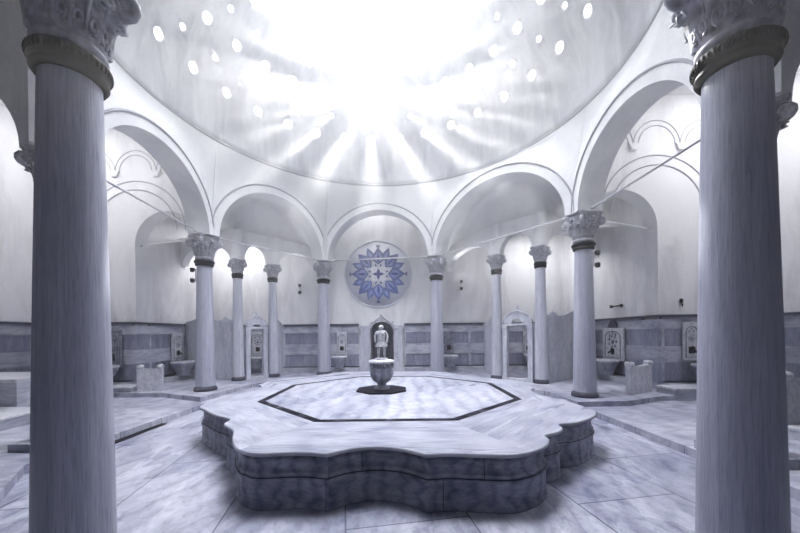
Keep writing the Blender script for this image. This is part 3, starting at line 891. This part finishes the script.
def portal(p, q, label):
    d = q-p; L = d.length; rz = math.atan2(d.y, d.x); p2 = p + d/L*.20; w = L-.40
    t = thing('marble_portal', label, 'portal', (p2.x, p2.y, BZ), rz, 'carved portals of the corner cells')
    for a, b in ((0,.13), (w-.13,w)):
        m = MB(); m.box(a, b, -.07, .07, 0, 1.5, 0, None, .012); m.box(a-.01, b+.01, -.085, .085, 1.42, 1.5); m.box(a-.01, b+.01, -.085, .085, 0, .12); m.build('jamb', M_scr, t)
    m = MB(); m.box(-.0, w, -.08, .08, 1.5, 1.56); m.build('lintel', M_scr, t)
    m = MB(); n = 18; ra = w*.2
    a1 = [(w/2+ra*math.cos(PI-PI*k/n), 1.56+ra*.8*math.sin(PI*k/n)) for k in range(n+1)]
    a2 = []
    for k in range(n+1):
        f = k/n; x = w*f; e = abs(2*f-1)
        z = 1.56 + .30*(1-e**2.2) + .07*math.exp(-((e-.78)/.1)**2)+.02
        a2.append((x, z))
    for y in (-.05, .05): m.grid([[V(x,y,z) for x,z in a2], [V(x,y,z) for x,z in a1]], 0, False)
    m.grid([[V(x,-.05,z) for x,z in a2], [V(x,.05,z) for x,z in a2]]); m.grid([[V(x,-.05,z) for x,z in a1], [V(x,.05,z) for x,z in a1]])
    m.tube([(x,-.05,z) for x,z in a2], .022, 6); m.tube([(x,-.05,z) for x,z in a1], .018, 6)
    m.build('crest', M_scr, t)
    m = MB(); m.ball((w/2,0,1.92), (.05,.04,.06)); m.ball((w/2-.07,0,1.90), (.045,.035,.04)); m.ball((w/2+.07,0,1.90), (.045,.035,.04)); m.ball((w/2,0,2.0), (.03,.03,.05)); m.build('finial', M_scr, t)
    m = MB(); m.box(.13, w-.13, -.1, .1, 0, .07); m.build('threshold', M_white, t)
portal(T2L, T1L, 'carved marble doorway between the two slender columns on the left')
portal(T1R, T2R, 'carved marble doorway between the two slender columns on the right')

# ------------------------------------------------------------------ wash places along the walls
def tablet(loc, rz, w, h_, label, dark=False, niche=False):
    t = thing('fountain_tablet', label, 'wall tablet', loc, rz, 'carved wall tablets above the basins')
    m = MB(); m.box(-w/2, w/2, -.05, 0, 0, h_, 0, None, .01); m.build('slab', M_relief if dark else M_white, t)
    m = MB()
    m.tube([(-w*.36,-.05,.08*h_),(w*.36,-.05,.08*h_),(w*.36,-.05,.74*h_)] + [(w*.36*math.cos(PI*k/12),-.05,.74*h_+.16*h_*math.sin(PI*k/12)) for k in range(1,12)] + [(-w*.36,-.05,.74*h_)], .014, 5, closed=True)
    for k in range(7):
        a = 2*PI*k/7; m.ball((.17*w*math.cos(a),-.05,.58*h_+.17*w*math.sin(a)), (.05*w,.012,.05*w), segs=8, rings=5)
    m.ball((0,-.05,.58*h_), (.08*w,.02,.08*w), segs=8, rings=5)
    for k in (-1,0,1): m.ball((k*.14*w,-.05,.84*h_-.05*abs(k)), (.05*w,.012,.07*w), segs=8, rings=5)
    m.build('carving', M_relief if not dark else M_dm, t)
    m = MB(); m.tube([(0,-.05,.26*h_),(0,-.13,.27*h_),(0,-.17,.22*h_)], .02, 8); m.ball((0,-.08,.33*h_), (.03,.03,.04)); m.box(-.07,.07,-.06,-.05,.18*h_,.36*h_)
    m.build('tap', M_iron, t)
    if niche:
        m = MB(); n = 12
        m.slab([(-.17,h_+.02)] + [(.17*math.cos(PI-PI*k/n), h_+.02+.2*math.sin(PI*k/n)) for k in range(n+1)] + [(.17,h_+.02)], -.06, -.02); m.build('lunette', M_dd, t)
    return t
def basin(loc, rz, w, label):
    t = thing('wash_basin', label, 'basin', loc, rz, 'marble wash basins along the walls')
    m = MB(); hw = w/2
    prof = [(.55,0),(.62,.05),(.55,.10),(.72,.17),(.92,.30),(.97,.36)]
    rows = []
    for f, z in prof + [(1.0,.37),(1.0,.42),(.84,.42),(.8,.36),(.5,.28)]:
        row = []
        for k in range(40):
            a = 2*PI*k/40; sq = (abs(math.cos(a))**6 + abs(math.sin(a))**6)**(-1/6)
            row.append((hw*f*sq*math.cos(a), -.24 + .22*f*sq*math.sin(a), z))
        rows.append(row)
    m.grid(rows[:6], 0, True, close=True); b = m.build('bowl', M_basin, t)
    m = MB(); m.grid(rows[5:], 0, True, close=True); m.add(rows[-1], [tuple(range(40))]); m.build('rim', M_white, t)
    return t
def divider(loc, rz, L, h_, label):
    t = thing('marble_divider', label, 'divider', loc, rz, 'low marble dividers between wash places')
    m = MB(); pts = [(0,0),(L,0),(L,h_)]
    for k in range(13): f = 1-k/12; pts.append((L*f, h_ - .05*math.sin(PI*f)))
    m.slab(pts, -.05, .05); m.build('slab', M_white, t)
    for x in (.05, L-.05):
        m = MB(); m.tube([(x,-.07,h_+.0),(x,.07,h_+.0)], .055, 14); m.ball((x,-.07,h_), (.03,.02,.03)); m.build('scroll', M_white, t)
    return t
PIH = PI/2
# right side
tablet((XR-.063, 8.83, .74), -PIH, .86, .86, 'wide pale wall tablet with small arched niche above, right of the broad right column', False, True)
basin((XR-.1, 8.83, .34), -PIH, .72, 'marble basin under the wide pale tablet, right of the broad right column')
tablet((6.5, YR-.063, .85), 0, .36, .84, 'narrow white wall tablet with dark tap, just left of the right foreground column')
basin((6.72, YR-.1, .37), 0, .62, 'marble basin on a step beside the right foreground column')
divider((4.72, 6.78, BZ), math.atan2(.3,.62), .78, .62, 'low marble divider with scroll ends on the right, below the narrow white tablet')
# left side
tablet((XL+.063, 9.85, .78), PIH, .5, .8, 'white wall tablet with dark carving on the left, near the broad left column')
basin((XL+.1, 9.75, .34), PIH, .66, 'marble basin under the white tablet on the left')
tablet((-7.3, YL-.063, .72), 0, .46, .95, 'dark carved wall tablet just right of the left foreground column', True)
basin((-7.35, YL-.1, .37), 0, .6, 'marble basin under the dark carved tablet on the left')
divider((-6.2, 7.72, BZ), math.atan2(.12,.5), .52, .58, 'low marble divider with scroll ends on the left, below the dark carved tablet')
# far wall
tablet((-2.05, YB-.063, .8), 0, .34, .78, 'small wall tablet behind the far column left of the medallion')
basin((-2.1, YB-.1, .34), 0, .5, 'small marble basin behind the far column left of the medallion')
basin((1.72, YB-.1, .34), 0, .5, 'small marble basin right of the far column beside the medallion')
tablet((1.72, YB-.063, .8), 0, .34, .78, 'small wall tablet right of the far column beside the medallion', True)
tablet((-5.0, YB-.063, .79), 0, .6, .82, 'carved wall tablet seen through the left marble doorway')
basin((-5.0, YB-.1, .34), 0, .6, 'marble basin seen through the left marble doorway')
tablet((4.5, YB-.063, .75), 0, .34, .8, 'carved wall tablet seen through the right marble doorway')
basin((4.55, YB-.1, .34), 0, .5, 'marble basin seen through the right marble doorway')

def step_slab(name, x0, x1, y0, y1, z0, z1, label):
    t = thing(name, label, 'step', ((x0+x1)/2, (y0+y1)/2, z0), 0)
    m = MB(); w, d = (x1-x0)/2, (y1-y0)/2
    m.box(-w, w, -d, d, z1-z0-.04, z1-z0, 0, None, .008); m.build('tread', M_white, t)
    m = MB(); m.box(-w+.02, w-.02, -d+.02, d-.0, 0, z1-z0-.04); m.build('riser', M_dl, t)
step_slab('marble_step', 5.5, 7.9, 6.55, YR-.34, .2 if False else .1, .35, 'low marble step in front of the narrow white tablet on the right')
step_slab('marble_step', -7.9, -6.27, 7.6, YL-.34, .1, .33, 'low marble step in front of the dark carved tablet on the left')
# stone benches at the picture's edges
def bench(x0, x1, y0, y1, h_, label):
    t = thing('stone_bench', label, 'bench', ((x0+x1)/2, (y0+y1)/2, .1), 0, 'stone wall benches')
    w, d = (x1-x0)/2, (y1-y0)/2
    m = MB(); m.box(-w, w, -d, d, 0, h_-.07); m.build('block', M_dl, t)
    m = MB(); m.box(-w-.03, w+.03, -d-.03, d+.03, h_-.07, h_, 0, None, .015); m.build('seat_slab', M_white, t)
bench(-8.72, -6.75, 5.75, 6.9, .68, 'stone bench at the left edge beside the left foreground column')
step_slab('marble_step', -8.7, -6.0, 4.75, 5.7, .1, .3, 'low marble step at the left edge in front of the stone bench')
divider((5.05, 4.35, .1), 0.05, .9, .8, 'low marble divider with scroll ends at the right edge beside the right foreground column')
step_slab('marble_step', 5.0, 7.9, 3.82, 4.28, .1, .26, 'low marble step at the right edge below the divider')

# ------------------------------------------------------------------ iron tie rods between the springings
def rod(a, b, label):
    t = thing('tie_rod', label, 'tie rod', (a.x, a.y, a.z), 0, 'iron tie rods of the arches')
    d = b-a
    m = MB(); m.tube([(0,0,0), tuple(d)], .019, 8); m.build('bar', M_rod, t)
    u = d.normalized()
    for s in (u*.06, d-u*.06):
        m = MB(); m.tube([tuple(s-u*.05), tuple(s+u*.05)], .032, 10); m.build('sleeve', M_rod, t)
rl = {1: 'iron tie rod high on the right behind the right foreground capital', 2: 'iron tie rod slanting up from the broad right column to the right foreground column', 3: 'iron tie rod across the right diagonal arch above the right portal',
      4: 'iron tie rod across the far arch in front of the tile medallion', 5: 'iron tie rod across the left diagonal arch above the left portal', 6: 'iron tie rod slanting up from the broad left column to the left foreground column', 7: 'iron tie rod high at the left edge behind the left foreground column'}
for i, lb in rl.items():
    a, b = COL[i], COL[(i+1) % 8]; d = (b-a).normalized()
    p, q = a + d*(FT+.05), b - d*(FT+.05); rod(V(p.x,p.y,SPR+.03), V(q.x,q.y,SPR+.03), lb)
rod(V(3.98,6.85,SPR-.0), V(5.85,7.6,SPR-.0), 'short iron tie rod from the broad right column to the pier beside it')
rod(V(-4.92,7.98,SPR), V(-6.78,8.6,SPR), 'short iron tie rod from the broad left column to the pier beside it')

# ------------------------------------------------------------------ small dark spotlights and hooks
def spot(loc, rz, label):
    t = thing('wall_spotlight', label, 'spotlight', loc, rz, 'small dark spotlights')
    m = MB(); m.box(-.008, .008, -.02, 0, -.16, .16); m.build('bracket', M_rod, t)
    for z in (-.125, .125):
        m = MB(); m.lathe([(.02,-.05),(.045,-.04),(.05,.03),(.045,.05),(.0,.052)], 14, 0, (0,0), True, Matrix.Translation((0,-.09,z))); m.tube([(0,-.02,z),(0,-.07,z)], .014, 6); m.build('lamp', M_iron, t)
spot((-3.52, YB, 3.12), 0, 'pair of small dark spotlights on the far wall left of the medallion')
spot((2.18, YB, 3.2), 0, 'pair of small dark spotlights on the far wall right of the medallion')
spot((COL[6].x-.19, COL[6].y-.02, 2.95), -PIH, 'pair of small dark spotlights on the shaft of the broad left column')
spot((COL[3].x+.185, COL[3].y-.02, 2.98), PIH, 'pair of small dark spotlights on the shaft of the broad right column')
t = thing('wall_bracket', 'small dark horizontal bracket on the plaster right of the broad right column', 'bracket', (XR-.0, 8.75, 2.19), -PIH)
m = MB(); m.tube([(-.2,-.06,0),(.2,-.06,0)], .016, 6); m.tube([(0,0,0),(0,-.06,0)], .016, 6)
m.build('bar', M_iron, t)
for x in (-.2,.2): m = MB(); m.ball((x,-.06,0), .045); m.build('knob', M_iron, t)
t = thing('wall_hook', 'small dark hook on the plaster just left of the right foreground column', 'hook', (6.35, YR, 2.16), 0)
m = MB(); m.ball((0,-.03,.03), (.04,.03,.05)); m.tube([(0,-.03,0),(0,-.06,-.05),(0,-.05,-.1)], .014, 6); m.build('hook', M_iron, t)

# ------------------------------------------------------------------ haze
m = MB(); m.box(XLL-.6, XRR+.6, YN-.6, YB+1.6, -.4, DZ+DR+.3)
hz = m.build('haze', bpy.data.materials.new('haze'))
hm = hz.data.materials[0]; hm.use_nodes = True; nt = hm.node_tree; nt.nodes.clear()
o_ = nt.nodes.new('ShaderNodeOutputMaterial'); vs_ = nt.nodes.new('ShaderNodeVolumeScatter')
vs_.inputs['Density'].default_value = .036; g_ = nt.nodes.new('ShaderNodeNewGeometry'); x_ = nt.nodes.new('ShaderNodeSeparateXYZ'); r_ = nt.nodes.new('ShaderNodeMapRange'); r_.interpolation_type = 'SMOOTHSTEP'
for k_, v_ in (('From Min',1.6),('From Max',5.0),('To Min',.009),('To Max',.052)): r_.inputs[k_].default_value = v_
nt.links.new(g_.outputs['Position'], x_.inputs[0]); nt.links.new(x_.outputs[2], r_.inputs[0]); nt.links.new(r_.outputs[0], vs_.inputs['Density'])
vs_.inputs['Anisotropy'].default_value = .5; vs_.inputs['Color'].default_value = (.97,.97,1,1)
nt.links.new(vs_.outputs[0], o_.inputs['Volume'])
tag(hz, 'thin bright steam haze filling the domed hall with slanting light beams', 'haze', None, 'stuff')

# ------------------------------------------------------------------ light
w = bpy.data.worlds.new('sky'); S.world = w; w.use_nodes = True
bg = w.node_tree.nodes['Background']; bg.inputs[0].default_value = (.86,.92,1,1); bg.inputs[1].default_value = 3.0
def lamp(name, kind, loc, energy, color=(1,1,1), size=1.0, target=None, size_y=None):
    l = bpy.data.lights.new(name, kind); l.energy = energy; l.color = color
    if kind == 'AREA':
        l.shape = 'DISK' if size_y is None else 'RECTANGLE'; l.size = size
        if size_y: l.size_y = size_y
    elif kind == 'POINT': l.shadow_soft_size = size
    o = bpy.data.objects.new(name, l); C.objects.link(o); o.location = loc
    if target is not None: o.rotation_euler = (Vector(target)-Vector(loc)).to_track_quat('-Z','Y').to_euler()
    return o
sun = lamp('sun', 'SUN', (0,20,20), 68, (1,.98,.95)); sun.data.angle = .045
sd = Vector((-.08, 1.0, .74)); sun.rotation_euler = (-sd).to_track_quat('-Z','Y').to_euler()
lamp('dome_fill', 'AREA', (CEN.x, CEN.y, 9.85), 500, (.93,.95,1), 3.8, (CEN.x, CEN.y, 0))  # added fill lamp out of view below the apex; the dome is closed there
bpy.data.objects['dome_fill'].data.spread = math.radians(95)
lamp('left_arm_fill', 'AREA', (-7.6, 6.6, 6.7), 85, (.97,.97,1), 1.6, (-7.6,7.6,0))  # both side arm lamps are added fill under a closed roof
lamp('right_arm_fill', 'AREA', (6.9, 5.8, 6.7), 85, (.97,.97,1), 1.6, (6.9,6.8,0))
lamp('left_cell_fill', 'AREA', (-5.6, 10.7, 4.9), 46, (.98,.98,1), 1.0, (-5.6,10.7,0))  # both cell lamps are added, standing in for daylight from above
lamp('right_cell_fill', 'AREA', (4.6, 10.4, 4.9), 46, (.98,.98,1), 1.0, (4.6,10.4,0))
lamp('far_arm_fill', 'AREA', (-.7, 11.0, 6.75), 32, (.98,.98,1), 2.4, (-.7,11.0,0), .6)  # added fill strip to brighten the far wall, no opening above it

for nm, p, q, e in (('left_spotlight_beam', (-3.52, YB-.3, 3.3), (-3.9, 8.9, 5.2), 45), ('right_spotlight_beam', (2.18, YB-.3, 3.35), (2.5, 8.6, 5.2), 45),
                    ('left_column_beam', (COL[6].x-.5, COL[6].y+.3, 3.1), (-4.6, 9.3, 5.0), 30), ('right_column_beam', (COL[3].x+.5, COL[3].y+.3, 3.15), (3.4, 8.0, 5.0), 30)):
    l = lamp(nm, 'SPOT', p, e, (.98,.98,1), 1, q); l.data.spot_size = math.radians(130); l.data.spot_blend = 1; l.data.shadow_soft_size = .05

# ------------------------------------------------------------------ camera
cam = bpy.data.cameras.new('camera'); co = bpy.data.objects.new('camera', cam); C.objects.link(co)
cam.sensor_width = 36; cam.lens = 36*327/800; cam.shift_y = (334-266.5)/800; cam.clip_start = .05
co.location = (0,0,1.5); co.rotation_euler = (PI/2, .010, 0)
S.camera = co
S.view_settings.view_transform = 'Standard'; S.view_settings.look = 'None'; S.view_settings.gamma = 1; S.view_settings.use_curve_mapping = False
S.view_settings.exposure = 0.42
cy = S.cycles
cy.max_bounces = 8; cy.diffuse_bounces = 5; cy.glossy_bounces = 3; cy.volume_bounces = 0
cy.use_denoising = True; cy.caustics_reflective = False; cy.caustics_refractive = False
cy.sample_clamp_indirect = 6
